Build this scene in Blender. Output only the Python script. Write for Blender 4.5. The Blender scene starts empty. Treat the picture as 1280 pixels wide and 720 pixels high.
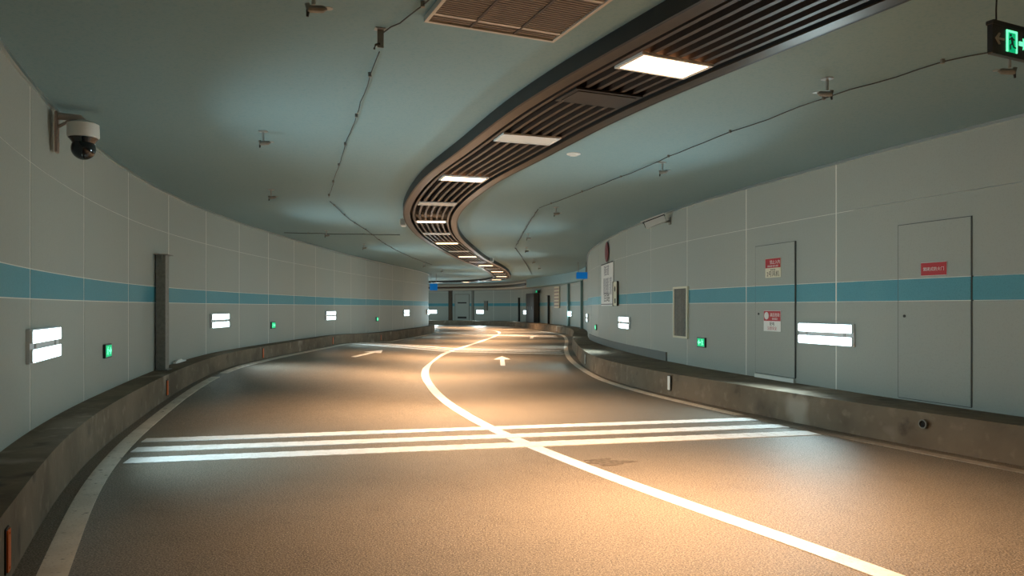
import bpy, math, random
import numpy as np
from mathutils import Matrix, Vector

# ------------------------------------------------------------------ camera, world, exposure
random.seed(7)
SC = bpy.context.scene
COL = SC.collection
FPX, EYE, HOR = 930.0, 1.40, 384.0          # focal length in pixels of a 1280 px frame, eye height, horizon row

cam_d = bpy.data.cameras.new('camera')
cam = bpy.data.objects.new('camera', cam_d)
COL.objects.link(cam)
cam.location = (0, 0, EYE)
cam.rotation_euler = (math.pi / 2, 0, 0)
cam_d.sensor_width = 36.0
cam_d.lens = FPX / 1280 * 36.0
cam_d.shift_y = (HOR - 360) / 1280
cam_d.clip_start = 0.05
cam_d.clip_end = 300
SC.camera = cam

world = bpy.data.worlds.new('world')
SC.world = world
world.use_nodes = True
world.node_tree.nodes['Background'].inputs[0].default_value = (0.02, 0.025, 0.03, 1)
world.node_tree.nodes['Background'].inputs[1].default_value = 1.0

SC.view_settings.view_transform = 'Standard'
SC.view_settings.look = 'None'
SC.view_settings.gamma = 1.0
SC.view_settings.use_curve_mapping = False
SC.view_settings.exposure = 0.0

WALL_LAMP_POWER = 5.0        # emission strength of the wall lamp lenses
WALL_BEAM_W = 60.0           # beam of each wall lamp
WALL_SPREAD = 122.0
ROOF_LAMP_POWER = 9.0        # emission strength of the ceiling lamp diffusers
ROOF_BEAM_W = 222.0          # beam of each lit ceiling lamp towards the road
ROOF_SPREAD = 105.0
COOL = (0.69, 0.94, 1.0)
WARM = (1.0, 0.61, 0.33)

# ------------------------------------------------------------------ materials
MATS = {}


def mat(name, color, rough=0.6, metal=0.0, noise=None, bump=0.0, bump_scale=60.0, spec=0.5, emit=None, emit_s=0.0,
        coords='Object'):
    """noise: list of (scale, second colour, low, high, detail) mixed over the base colour"""
    m = bpy.data.materials.new(name)
    m.use_nodes = True
    nt = m.node_tree
    b = nt.nodes['Principled BSDF']
    b.inputs['Roughness'].default_value = rough
    b.inputs['Metallic'].default_value = metal
    b.inputs['Specular IOR Level'].default_value = spec
    b.inputs['Base Color'].default_value = (*color, 1)
    if emit:
        b.inputs['Emission Color'].default_value = (*emit, 1)
        b.inputs['Emission Strength'].default_value = emit_s
    if noise or bump:
        tc = nt.nodes.new('ShaderNodeNewGeometry')
        src = tc.outputs['Position']
        if coords == 'Object':
            t2 = nt.nodes.new('ShaderNodeTexCoord')
            src = t2.outputs['Object']
    if noise:
        cur = None
        for (sc, c2, lo, hi, det) in noise:
            n = nt.nodes.new('ShaderNodeTexNoise')
            n.inputs['Scale'].default_value = sc
            n.inputs['Detail'].default_value = det
            nt.links.new(src, n.inputs['Vector'])
            r = nt.nodes.new('ShaderNodeMapRange')
            r.inputs[1].default_value = lo
            r.inputs[2].default_value = hi
            nt.links.new(n.outputs['Fac'], r.inputs[0])
            mx = nt.nodes.new('ShaderNodeMix')
            mx.data_type = 'RGBA'
            nt.links.new(r.outputs[0], mx.inputs['Factor'])
            if cur is None:
                mx.inputs['A'].default_value = (*color, 1)
            else:
                nt.links.new(cur, mx.inputs['A'])
            mx.inputs['B'].default_value = (*c2, 1)
            cur = mx.outputs['Result']
        nt.links.new(cur, b.inputs['Base Color'])
    if bump:
        n = nt.nodes.new('ShaderNodeTexNoise')
        n.inputs['Scale'].default_value = bump_scale
        n.inputs['Detail'].default_value = 4
        nt.links.new(src, n.inputs['Vector'])
        bp = nt.nodes.new('ShaderNodeBump')
        bp.inputs['Strength'].default_value = bump
        bp.inputs['Distance'].default_value = 0.01
        nt.links.new(n.outputs['Fac'], bp.inputs['Height'])
        nt.links.new(bp.outputs['Normal'], b.inputs['Normal'])
    MATS[name] = m
    return m


M = MATS
mat('asphalt', (0.145, 0.122, 0.097), 0.5, spec=0.65, bump=0.6, bump_scale=105,
    noise=[(0.5, (0.17, 0.145, 0.115), 0.35, 0.7, 5), (3.2, (0.115, 0.096, 0.077), 0.52, 0.78, 6),
           (105, (0.36, 0.31, 0.255), 0.50, 0.64, 2), (85, (0.035, 0.029, 0.024), 0.52, 0.66, 2)])
mat('road_paint', (0.80, 0.80, 0.80), 0.6, noise=[(5, (0.66, 0.65, 0.63), 0.5, 0.75, 6), (45, (0.5, 0.47, 0.43), 0.56, 0.8, 4)],
    bump=0.2, bump_scale=120)
mat('worn_paint', (0.72, 0.67, 0.60), 0.7, noise=[(4, (0.60, 0.55, 0.48), 0.4, 0.7, 6), (14, (0.16, 0.14, 0.12), 0.62, 0.72, 5),
                                                 (60, (0.42, 0.38, 0.33), 0.55, 0.8, 4)], bump=0.3, bump_scale=90)
mat('pale_worn_paint', (0.38, 0.34, 0.29), 0.7, noise=[(3, (0.26, 0.23, 0.20), 0.4, 0.65, 6), (20, (0.2, 0.175, 0.15), 0.5, 0.8, 4)])
mat('kerb_concrete', (0.215, 0.168, 0.12), 0.9, spec=0.2, bump=0.5, bump_scale=25,
    noise=[(1.3, (0.14, 0.107, 0.075), 0.42, 0.68, 7), (7, (0.28, 0.225, 0.165), 0.55, 0.75, 6), (0.8, (0.36, 0.31, 0.25), 0.62, 0.68, 3), (3.5, (0.085, 0.066, 0.05), 0.60, 0.75, 5)])
mat('wall_panel', (0.36, 0.385, 0.345), 0.5, spec=0.35, noise=[(0.6, (0.345, 0.375, 0.34), 0.4, 0.65, 4), (60, (0.33, 0.355, 0.315), 0.5, 0.7, 3)],
    bump=0.06, bump_scale=90)
mat('teal_panel', (0.072, 0.285, 0.35), 0.45, spec=0.4, noise=[(0.8, (0.085, 0.30, 0.36), 0.4, 0.6, 4), (80, (0.06, 0.24, 0.285), 0.5, 0.7, 2)])
mat('joint_white', (0.78, 0.77, 0.70), 0.5)
mat('ceiling_paint', (0.225, 0.335, 0.355), 0.75, spec=0.25, noise=[(0.35, (0.215, 0.33, 0.35), 0.4, 0.65, 4), (50, (0.185, 0.31, 0.335), 0.5, 0.7, 3)],
    bump=0.08, bump_scale=45)
mat('aluminium', (0.72, 0.72, 0.70), 0.28, 1.0)
mat('dark_metal', (0.017, 0.015, 0.013), 0.5, 0.1, spec=0.5)
mat('brown_metal', (0.085, 0.057, 0.036), 0.36, 0.5, noise=[(12, (0.07, 0.047, 0.03), 0.4, 0.7, 3)])
mat('slat_metal', (0.072, 0.047, 0.034), 0.42, 0.3)
mat('hatch_dark', (0.03, 0.022, 0.017), 0.5)
mat('void_black', (0.010, 0.009, 0.009), 0.9)
mat('lamp_white', (0.72, 0.71, 0.68), 0.5)
mat('lamp_body', (0.66, 0.68, 0.70), 0.5)
mat('lamp_off', (0.70, 0.67, 0.62), 0.4)
mat('roof_lamp_lit', (1, 0.9, 0.8), 0.5, emit=WARM, emit_s=ROOF_LAMP_POWER)
mat('wall_lamp_lit', (1, 1, 1), 0.5, emit=COOL, emit_s=WALL_LAMP_POWER)
mat('grey_steel', (0.24, 0.235, 0.21), 0.55, 0.5, noise=[(20, (0.19, 0.185, 0.165), 0.4, 0.7, 4)])
mat('galvanised', (0.42, 0.42, 0.40), 0.45, 0.7)
mat('cable_black', (0.02, 0.02, 0.02), 0.6)
mat('white_plastic', (0.68, 0.67, 0.63), 0.4)
mat('bracket_pink', (0.40, 0.33, 0.29), 0.6)
mat('dome_black', (0.008, 0.008, 0.009), 0.12, spec=0.6)
mat('door_seam', (0.10, 0.11, 0.11), 0.8)
mat('sign_red', (0.45, 0.010, 0.015), 0.4)
mat('sign_dark_red', (0.16, 0.02, 0.022), 0.5)
mat('sign_white', (0.80, 0.79, 0.76), 0.45)
mat('sign_cream', (0.70, 0.66, 0.50), 0.5)
mat('sign_blue', (0.0, 0.16, 0.62), 0.4, emit=(0.0, 0.28, 0.85), emit_s=0.22)
mat('post_cyan_lit', (0.16, 0.27, 0.26), 0.4)  # teal post colour with the cyan lamp light mixed in
mat('ink_black', (0.02, 0.02, 0.02), 0.6)
mat('ink_grey', (0.16, 0.15, 0.19), 0.6)
mat('exit_black', (0.022, 0.022, 0.020), 0.35)
mat('exit_green', (0.0, 0.5, 0.25), 0.5, emit=(0.0, 0.62, 0.24), emit_s=0.55)
mat('exit_glow', (0.3, 0.9, 0.6), 0.5, emit=(0.16, 1.0, 0.50), emit_s=1.25)
mat('exit_arrow_off', (0.36, 0.36, 0.33), 0.6)
mat('reflector_orange', (0.72, 0.13, 0.012), 0.35)
mat('reflector_white', (0.85, 0.86, 0.82), 0.25)
mat('grille_brown', (0.19, 0.145, 0.11), 0.6)
mat('grille_frame', (0.52, 0.47, 0.40), 0.5)
mat('grille_back', (0.09, 0.068, 0.052), 0.8)
mat('base_panel', (0.17, 0.17, 0.155), 0.6)
mat('cabinet_brown', (0.055, 0.045, 0.038), 0.5)
mat('bulkhead_paint', (0.34, 0.30, 0.25), 0.5, noise=[(2, (0.28, 0.24, 0.2), 0.4, 0.7, 4)])
mat('pipe_cream', (0.55, 0.48, 0.38), 0.35, 0.2)
mat('litter', (0.85, 0.84, 0.80), 0.7)


# ------------------------------------------------------------------ geometry helpers
def link(o, parent=None):
    COL.objects.link(o)
    if parent is not None:
        o.parent = parent
    return o


def meta(o, label, cat, group=None, kind=None):
    o['label'] = label
    o['category'] = cat
    if group:
        o['group'] = group
    if kind:
        o['kind'] = kind
    return o


def mesh_obj(name, verts, faces, m, parent=None, smooth=False):
    me = bpy.data.meshes.new(name)
    me.from_pydata([tuple(v) for v in verts], [], faces)
    me.materials.append(M[m])
    if smooth:
        for p in me.polygons:
            p.use_smooth = True
    me.update()
    return link(bpy.data.objects.new(name, me), parent)


def empty(name, mx=None):
    o = bpy.data.objects.new(name, None)
    o.empty_display_size = 0.1
    COL.objects.link(o)
    if mx is not None:
        o.matrix_world = mx
    return o


class MB:
    """collects boxes, tubes and lathes into one mesh"""

    def __init__(self):
        self.v, self.f = [], []

    def add(self, verts, faces):
        n = len(self.v)
        self.v += [tuple(v) for v in verts]
        self.f += [tuple(i + n for i in f) for f in faces]
        return self

    def box(self, x0, x1, y0, y1, z0, z1, bev=0.0):
        if bev <= 0:
            v = [(x, y, z) for z in (z0, z1) for y in (y0, y1) for x in (x0, x1)]
            return self.add(v, [(0, 2, 3, 1), (4, 5, 7, 6), (0, 1, 5, 4), (2, 6, 7, 3), (0, 4, 6, 2), (1, 3, 7, 5)])
        # chamfered along y: an octagonal outline in x/z
        o = [(x0 + bev, z0), (x1 - bev, z0), (x1, z0 + bev), (x1, z1 - bev), (x1 - bev, z1), (x0 + bev, z1), (x0, z1 - bev), (x0, z0 + bev)]
        return self.prism(o, y0, y1)

    def prism(self, outline, y0, y1):
        """outline of (x, z), extruded from y0 to y1"""
        n = len(outline)
        v = [(x, y0, z) for x, z in outline] + [(x, y1, z) for x, z in outline]
        f = [tuple(range(n)), tuple(range(2 * n - 1, n - 1, -1))]
        f += [(i, i + n, (i + 1) % n + n, (i + 1) % n) for i in range(n)]
        return self.add(v, f)

    def tube(self, pts, r, seg=8, cap=True):
        pts = [Vector(p) for p in pts]
        rr = r if isinstance(r, (list, tuple)) else [r] * len(pts)
        v, f = [], []
        for i, p in enumerate(pts):
            a, b = pts[max(0, i - 1)], pts[min(len(pts) - 1, i + 1)]
            t = (b - a).normalized() if (b - a).length > 1e-9 else Vector((0, 0, 1))
            up = Vector((0, 0, 1)) if abs(t.z) < 0.9 else Vector((1, 0, 0))
            u = t.cross(up).normalized()
            w = u.cross(t).normalized()
            for k in range(seg):
                an = 2 * math.pi * k / seg
                v.append(p + (u * math.cos(an) + w * math.sin(an)) * rr[i])
        for i in range(len(pts) - 1):
            for k in range(seg):
                k2 = (k + 1) % seg
                f.append((i * seg + k, i * seg + k2, (i + 1) * seg + k2, (i + 1) * seg + k))
        if cap:
            f.append(tuple(range(seg - 1, -1, -1)))
            f.append(tuple(range((len(pts) - 1) * seg, len(pts) * seg)))
        return self.add(v, f)

    def lathe(self, prof, seg=20, c=(0, 0, 0)):
        """prof: (radius, z) from top to bottom or the reverse, around z"""
        v, f = [], []
        for r, z in prof:
            for k in range(seg):
                a = 2 * math.pi * k / seg
                v.append((c[0] + r * math.cos(a), c[1] + r * math.sin(a), c[2] + z))
        for i in range(len(prof) - 1):
            for k in range(seg):
                k2 = (k + 1) % seg
                f.append((i * seg + k, i * seg + k2, (i + 1) * seg + k2, (i + 1) * seg + k))
        f.append(tuple(range(seg)))
        f.append(tuple(range((len(prof) - 1) * seg, len(prof) * seg)))
        return self.add(v, f)

    def build(self, name, m, parent=None, smooth=False):
        o = mesh_obj(name, self.v, self.f, m, parent)
        import bmesh
        bm = bmesh.new()
        bm.from_mesh(o.data)
        bmesh.ops.recalc_face_normals(bm, faces=bm.faces)
        bm.to_mesh(o.data)
        bm.free()
        if smooth:
            o.data.shade_smooth()
            try:
                o.data.set_sharp_from_angle(angle=math.radians(40))
            except Exception:
                pass
        return o


def text_mesh(name, body, size, m, parent, loc, rot=(math.pi / 2, 0, 0), align='CENTER', depth=0.002, xs=1.0):
    cu = bpy.data.curves.new(name, 'FONT')
    cu.body = body
    cu.size = size
    cu.align_x = align
    cu.align_y = 'CENTER'
    cu.extrude = depth
    t = bpy.data.objects.new(name, cu)
    COL.objects.link(t)
    dg = bpy.context.evaluated_depsgraph_get()
    me = bpy.data.meshes.new_from_object(t.evaluated_get(dg))
    bpy.data.objects.remove(t)
    bpy.data.curves.remove(cu)
    me.materials.clear()
    me.materials.append(M[m])
    o = link(bpy.data.objects.new(name, me), parent)
    o.location = loc
    o.rotation_euler = rot
    o.scale = (xs, 1, 1)
    return o


# ------------------------------------------------------------------ plan curves (x to the right, y ahead)
class Path:
    def __init__(self, yx, inward, sigma=0.9):
        p = np.array([(x, y) for y, x in yx], float)
        # Catmull-Rom, then resample by arc length and smooth
        q = np.vstack([2 * p[0] - p[1], p, 2 * p[-1] - p[-2]])
        out = []
        for i in range(1, len(q) - 2):
            p0, p1, p2, p3 = q[i - 1], q[i], q[i + 1], q[i + 2]
            for t in np.linspace(0, 1, 24, endpoint=False):
                out.append(0.5 * ((2 * p1) + (-p0 + p2) * t + (2 * p0 - 5 * p1 + 4 * p2 - p3) * t * t + (-p0 + 3 * p1 - 3 * p2 + p3) * t ** 3))
        out.append(q[-2])
        c = self._resample(np.array(out), 0.1)
        k = int(sigma * 3 / 0.1)
        g = np.exp(-0.5 * (np.arange(-k, k + 1) * 0.1 / sigma) ** 2)
        g /= g.sum()
        pre = c[0] + (c[0] - c[1]) * np.arange(k, 0, -1)[:, None]
        post = c[-1] + (c[-1] - c[-2]) * np.arange(1, k + 1)[:, None]
        e = np.vstack([pre, c, post])
        c = np.stack([np.convolve(e[:, j], g, 'valid') for j in (0, 1)], 1)
        self._set(self._resample(c, 0.1), inward)

    @staticmethod
    def _resample(c, ds):
        d = np.r_[0, np.cumsum(np.hypot(*np.diff(c, axis=0).T))]
        n = max(2, int(d[-1] / ds))
        s = np.linspace(0, d[-1], n)
        return np.stack([np.interp(s, d, c[:, j]) for j in (0, 1)], 1)

    def _set(self, c, inward):
        self.p = c
        self.s = np.r_[0, np.cumsum(np.hypot(*np.diff(c, axis=0).T))]
        t = np.gradient(c, axis=0)
        self.t = t / np.linalg.norm(t, axis=1)[:, None]
        self.inward = inward                      # +1: the road lies to the right of the direction of travel
        self.n = np.stack([self.t[:, 1], -self.t[:, 0]], 1) * inward
        self.L = self.s[-1]

    def pos(self, s):
        return np.array([np.interp(s, self.s, self.p[:, 0]), np.interp(s, self.s, self.p[:, 1])])

    def tan(self, s):
        v = np.array([np.interp(s, self.s, self.t[:, 0]), np.interp(s, self.s, self.t[:, 1])])
        return v / np.linalg.norm(v)

    def nrm(self, s):
        v = np.array([np.interp(s, self.s, self.n[:, 0]), np.interp(s, self.s, self.n[:, 1])])
        return v / np.linalg.norm(v)

    def off(self, s, o):
        return self.pos(s) + self.nrm(s) * o

    def s_px(self, px, dmin=2.0, dmax=90.0):
        """arc length where the curve crosses the bearing of an image column"""
        r = (px - 640) / FPX
        g = self.p[:, 0] - r * self.p[:, 1]
        for i in range(len(g) - 1):
            if dmin <= self.p[i, 1] <= dmax and g[i] * g[i + 1] <= 0:
                return self.s[i] + (self.s[i + 1] - self.s[i]) * abs(g[i]) / (abs(g[i]) + abs(g[i + 1]) + 1e-12)
        return self.s_y(dmin)

    def s_y(self, y):
        i = int(np.argmax(self.p[:, 1] >= y))
        return self.s[i]

    def frame(self, s, z, o=0.0):
        """local X to the right when facing the wall, local Y into the wall, Z up"""
        p, n = self.off(s, o), self.nrm(s)
        t = self.tan(s) * self.inward
        return Matrix(((t[0], -n[0], 0, p[0]), (t[1], -n[1], 0, p[1]), (0, 0, 1, z), (0, 0, 0, 1)))


LW = Path([(-7, 1.95), (-4, 0.62), (-1, -0.70), (2, -2.10), (4, -3.03), (5.31, -3.66), (6.85, -4.25), (8.4, -4.76), (10.0, -5.19), (11.78, -5.55), (13.1, -5.72),
           (14.8, -5.87), (17.4, -5.98), (20.3, -5.95), (24.6, -5.83), (29.7, -5.52), (34.7, -5.05), (39, -4.72), (42, -4.68), (44, -5.1),
           (45.5, -6.2), (46.5, -8), (47, -11), (47.3, -15)], 1)
RW = Path([(-7, 10.6), (-3, 9.05), (0, 7.85), (3, 6.6), (5, 5.78), (7.14, 4.88), (9.2, 4.22), (11.9, 3.52), (13.5, 3.16), (16.2, 2.83), (19.3, 2.60),
           (23, 2.52), (26, 2.66), (30, 3.05), (34, 3.40), (38, 3.52), (41, 3.35), (44, 2.95), (47, 2.45), (50, 1.95), (53, 1.2), (56, 0.1),
           (58, -1.6), (59.6, -4.5), (60.8, -8), (61.5, -12), (62, -17)], -1)
RF = Path([(-7, 10.15), (-3, 8.6), (0, 7.4), (3, 6.15), (5, 5.25), (6.78, 4.40), (8.14, 3.78), (10, 3.10), (12.3, 2.36), (14, 1.97), (16.9, 1.72), (22.8, 1.93),
           (27, 2.2), (31, 2.58), (35, 2.85), (38, 2.85), (41, 2.6), (44, 2.15), (48, 1.4), (52, 0.55), (55, -0.7), (56.8, -2.3), (58.4, -5),
           (59.6, -8), (60.3, -12), (60.8, -17)], -1)
CL = Path([(-7, 6.5), (-3, 4.95), (0, 3.68), (2.5, 2.58), (3.875, 1.97), (4.6, 1.60), (5.8, 0.97), (7.4, 0.24), (8.82, -0.33), (11.2, -1.03), (13.6, -1.52), (15.7, -1.84),
           (18.9, -2.08), (22.3, -2.04), (25.5, -1.76), (30, -1.32), (35.8, -0.82), (40.7, -0.68), (44.0, -1.0), (46, -1.9), (47.6, -3.5), (48.8, -6),
           (49.6, -9), (50, -14)], 1, 0.6)
ST = Path([(-7, 6.6), (-3, 5.0), (0, 3.68), (2.5, 2.5), (4.19, 1.66), (6.41, 0.60), (8.6, -0.15), (9.75, -0.58), (11.1, -0.95), (12.8, -1.33), (14, -1.52),
           (15.7, -1.69), (18.5, -1.79), (22.3, -1.68), (27.3, -1.42), (34.2, -0.82), (40, -0.62), (44, -0.62), (47, -1.0), (49.5, -1.9), (51.5, -3.4), (53, -6), (53.8, -10)], 1, 0.6)
RL = Path([(-7, 9.85), (-3, 8.3), (0, 7.1), (3, 5.85), (5, 4.95), (6.6, 4.22), (8.35, 3.42), (9.72, 2.93), (11.5, 2.34), (12.8, 2.02), (14.8, 1.68), (19.7, 1.56), (24.8, 1.80),
           (31.8, 2.33), (37.2, 2.52), (40.5, 2.25), (44.0, 1.3), (47, 0.0), (49.5, -2), (51.3, -5), (52.5, -9), (53, -14)], -1, 0.7)
ZC = 3.25                                      # ceiling height


def sstep(a, b, x):
    t = np.clip((x - a) / (b - a), 0, 1)
    return t * t * (3 - 2 * t)


def bump_y(y):
    return 0.24 * sstep(8.5, 15, y) * (1 - sstep(23, 31, y))



def road_z(x, y):
    """the outside (left) lane is banked up in the bend"""
    k = CL.p[:, 1] < 47
    xc = np.interp(y, CL.p[k, 1], CL.p[k, 0])
    return float(bump_y(y) * np.clip((xc - x) / 3.7, 0, 1))


def ledge_left(y):
    return float(0.38 + 0.55 * bump_y(y))


ZR = 0.35


def strip_mesh(name, path, s0, s1, o0, o1, z0, z1, m, parent=None, ds=0.5, sub=1):
    """a rectangular bar swept along a path; z0/z1 may be functions of y"""
    n = max(2, int((s1 - s0) / ds) + 1)
    f0 = z0 if callable(z0) else (lambda y: z0)
    f1 = z1 if callable(z1) else (lambda y: z1)
    v, f = [], []
    for s in np.linspace(s0, s1, n):
        a, b = path.off(s, o0), path.off(s, o1)
        v += [(a[0], a[1], f0(a[1])), (b[0], b[1], f0(b[1])), (b[0], b[1], f1(b[1])), (a[0], a[1], f1(a[1]))]
    for i in range(n - 1):
        k = 4 * i
        for j in range(4):
            f.append((k + j, k + (j + 1) % 4, k + 4 + (j + 1) % 4, k + 4 + j))
    f += [(3, 2, 1, 0), (4 * n - 4, 4 * n - 3, 4 * n - 2, 4 * n - 1)]
    mb = MB()
    mb.add(v, f)
    return mb.build(name, m, parent)


def painted(name, path, s0, s1, w, m, parent, ds=0.4, o=0.0, lift=0.004):
    n = max(2, int((s1 - s0) / ds) + 1)
    v, f = [], []
    for s in np.linspace(s0, s1, n):
        for oo in (o - w / 2, o + w / 2):
            p = path.off(s, oo)
            z = road_z(*p)
            v += [(p[0], p[1], z - 0.01), (p[0], p[1], z + lift)]
    for i in range(n - 1):
        k = 4 * i
        f += [(k + 1, k + 3, k + 7, k + 5), (k, k + 1, k + 5, k + 4), (k + 2, k + 6, k + 7, k + 3)]
    f += [(0, 2, 3, 1), (4 * n - 4, 4 * n - 3, 4 * n - 1, 4 * n - 2)]
    return MB().add(v, f).build(name, m, parent)


def between(pa, pb, n, fx):
    """rows of points from path a to path b"""
    rows = []
    for u in np.linspace(0, 1, n):
        a, b = pa(u), pb(u)
        rows.append([a + (b - a) * t for t in fx])
    return rows


# ------------------------------------------------------------------ the setting
LFO = 0.335                                     # width of the left ledge


def slab(name, la, lb, zfun, thick, m, up=True, n=220, cols=18):
    rows = between(la, lb, n, np.linspace(0, 1, cols))
    v, f = [], []
    for r in rows:
        for p in r:
            v.append((p[0], p[1], zfun(p[0], p[1])))
    for i in range(n - 1):
        for j in range(cols - 1):
            k = i * cols + j
            f.append((k, k + 1, k + cols + 1, k + cols))
    nn = len(v)
    for r in rows:
        for p in r:
            v.append((p[0], p[1], zfun(p[0], p[1]) + thick))
    for i in range(n - 1):
        for j in range(cols - 1):
            k = nn + i * cols + j
            f.append((k + cols, k + cols + 1, k + 1, k))
    mb = MB()
    mb.add(v, f)
    # rims
    for a in range(n - 1):
        for j in (0, cols - 1):
            k = a * cols + j
            mb.f.append((k, k + cols, k + cols + nn, k + nn))
    for i in (0, n - 1):
        for j in range(cols - 1):
            k = i * cols + j
            mb.f.append((k, k + 1, k + 1 + nn, k + nn))
    return mb.build(name, m)


# stations pair the two sides of the tunnel (fractions of the two wall lengths)
ST_L = np.array([LW.s_y(y) for y in (5, 10, 16, 24, 32, 38, 42)])
ST_R = np.array([RW.s_y(y) for y in (6, 11, 17, 25, 33, 39, 46)])
KL = np.r_[0, ST_L, LW.L]
KR = np.r_[0, ST_R, RW.L]
KU = np.linspace(0, 1, len(KL))
KF = np.array([0] + [RF.s_y(y) for y in (6, 11, 17, 25, 33, 39, 46)] + [RF.L])

floor = slab('floor', lambda u: LW.off(np.interp(u, KU, KL), 0.02), lambda u: RW.off(np.interp(u, KU, KR), 0.02),
             road_z, -0.3, 'asphalt')
meta(floor, 'dark asphalt carriageway sweeping through the curved tunnel', 'road', kind='structure')
ceil = slab('ceiling', lambda u: LW.off(np.interp(u, KU, KL), -0.19), lambda u: RW.off(np.interp(u, KU, KR), -0.19),
            lambda x, y: ZC, 0.2, 'ceiling_paint', cols=6)
meta(ceil, 'blue-grey painted flat tunnel ceiling', 'ceiling', kind='structure')

# kerb ledges
kl = strip_mesh('trim_1', LW, 0, LW.L, -0.05, LFO, -0.25, ledge_left, 'kerb_concrete', ds=0.4)
meta(kl, 'low concrete kerb ledge along the left wall', 'kerb', kind='structure')
nk = 200
v, f = [], []
for u in np.linspace(0, 1, nk):
    a, b = RW.off(np.interp(u, KU, KR), -0.05), RF.pos(np.interp(u, KU, KF))
    b2 = RF.off(np.interp(u, KU, KF), 0.03)
    v += [(a[0], a[1], -0.25), (b2[0], b2[1], -0.25), (b[0], b[1], ZR), (a[0], a[1], ZR)]
for i in range(nk - 1):
    k = 4 * i
    for j in range(4):
        f.append((k + j, k + (j + 1) % 4, k + 4 + (j + 1) % 4, k + 4 + j))
f += [(3, 2, 1, 0), (4 * nk - 4, 4 * nk - 3, 4 * nk - 2, 4 * nk - 1)]
kr = MB().add(v, f).build('trim_2', 'kerb_concrete')
meta(kr, 'stained concrete kerb ledge along the right wall', 'kerb', kind='structure')

# walls: a pale backing with panels set on it, joints recessed
wl = strip_mesh('wall_left', LW, 0, LW.L, -0.22, -0.003, -0.2, ZC + 0.02, 'joint_white', ds=0.2)
meta(wl, 'pale grey panelled left tunnel wall with a teal stripe', 'wall', kind='structure')
wr = strip_mesh('wall_right', RW, 0, RW.L, -0.22, -0.003, -0.2, ZC + 0.02, 'joint_white', ds=0.2)
meta(wr, 'pale grey panelled right tunnel wall with a teal stripe', 'wall', kind='structure')
ROWS = [(0.05, 1.466, 'wall_panel'), (1.474, 1.714, 'teal_panel'), (1.722, 2.597, 'wall_panel'), (2.603, ZC, 'wall_panel')]


def panels(path, parent, joints, gap, proud=0.0):
    for i in range(len(joints) - 1):
        for z0, z1, m in ROWS:
            strip_mesh('teal_panel' if m == 'teal_panel' else 'panel', path, joints[i] + gap / 2, joints[i + 1] - gap / 2, -0.05, proud, z0, z1, m, parent, ds=0.25)


def grid_joints(s0, w, L):
    k0 = -int(s0 / w)
    j = [s0 + w * k for k in range(k0, int((L - s0) / w) + 1)]
    if j[0] > 0.3:
        j = [0.0] + j
    return j


panels(LW, wl, grid_joints(LW.s_px(38), 2.06, LW.L), 0.032)
s_a, s_b = RW.s_px(1068), RW.s_px(1045)
jr = [s_a - 3.6 * k for k in range(6, 0, -1) if s_a - 3.6 * k > 0] + [s_a, s_b]
while jr[-1] + 2.06 < RW.L:
    jr.append(jr[-1] + 2.06)
i_step = jr.index(s_a)
panels(RW, wr, jr[:i_step] + [s_a + 0.008], 0.016, 0.014)
panels(RW, wr, [s_a + 0.001] + jr[i_step + 1:], 0.026)

# added walls close both tunnel ends unseen; the back one stops stray light
for nm, u, lab in (('wall_back_added', 0.0, 'added grey wall behind the viewer, closing the tunnel to stray light'), ('wall_end', 1.0, 'grey tunnel closure beyond the far bend')):
    a = LW.off(np.interp(u, KU, KL), -0.2)
    b = RW.off(np.interp(u, KU, KR), -0.2)
    d = (b - a) / np.linalg.norm(b - a)
    nn_ = np.array([-d[1], d[0]])
    mxw = Matrix(((d[0], nn_[0], 0, a[0]), (d[1], nn_[1], 0, a[1]), (0, 0, 1, 0), (0, 0, 0, 1)))
    o = MB().box(0, float(np.linalg.norm(b - a)), -0.1, 0.1, -0.3, ZC + 0.2).build(nm, 'wall_panel')
    o.matrix_world = mxw
    meta(o, lab, 'wall', kind='structure')

# aluminium angle where wall and ceiling meet
t3 = strip_mesh('trim_3', LW, 0, LW.L, 0.001, 0.03, ZC - 0.03, ZC - 0.001, 'aluminium', ds=0.4)
meta(t3, 'thin aluminium angle trim along the top of the left wall', 'trim', kind='structure')
t4 = strip_mesh('trim_4', RW, 0, RW.L, 0.001, 0.03, ZC - 0.03, ZC - 0.001, 'aluminium', ds=0.4)
meta(t4, 'thin aluminium angle trim along the top of the right wall', 'trim', kind='structure')

# dark skirting on the right ledge
bs = strip_mesh('baseboard_right', RW, RW.s_px(834), RW.s_y(24.5), 0.001, 0.03, ZR, ZR + 0.17, 'base_panel')
meta(bs, 'dark grey skirting panel low on the right wall', 'skirting', kind='structure')

# dropped bulkhead along the far right wall
sb0, sb1 = RW.s_y(33), RW.L - 0.2
v, f = [], []
ss = np.linspace(sb0, sb1, 70)
for q in ss:
    a, b = RW.off(q, 0.031), RW.off(q, 0.04 + 0.96 * float(sstep(RW.s_y(33), RW.s_y(50), q)))
    v += [(a[0], a[1], 2.72), (b[0], b[1], 2.72), (b[0], b[1], ZC - 0.001), (a[0], a[1], ZC - 0.001)]
for i in range(len(ss) - 1):
    k = 4 * i
    for j in range(4):
        f.append((k + j, k + (j + 1) % 4, k + 4 + (j + 1) % 4, k + 4 + j))
f += [(3, 2, 1, 0), (4 * len(ss) - 4, 4 * len(ss) - 3, 4 * len(ss) - 2, 4 * len(ss) - 1)]
def loft(v, name, m):
    n = len(v) // 4
    f = [(4 * i + j, 4 * i + (j + 1) % 4, 4 * i + 4 + (j + 1) % 4, 4 * i + 4 + j) for i in range(n - 1) for j in range(4)]
    f += [(3, 2, 1, 0), (4 * n - 4, 4 * n - 3, 4 * n - 2, 4 * n - 1)]
    return MB().add(v, f).build(name, m)


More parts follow.
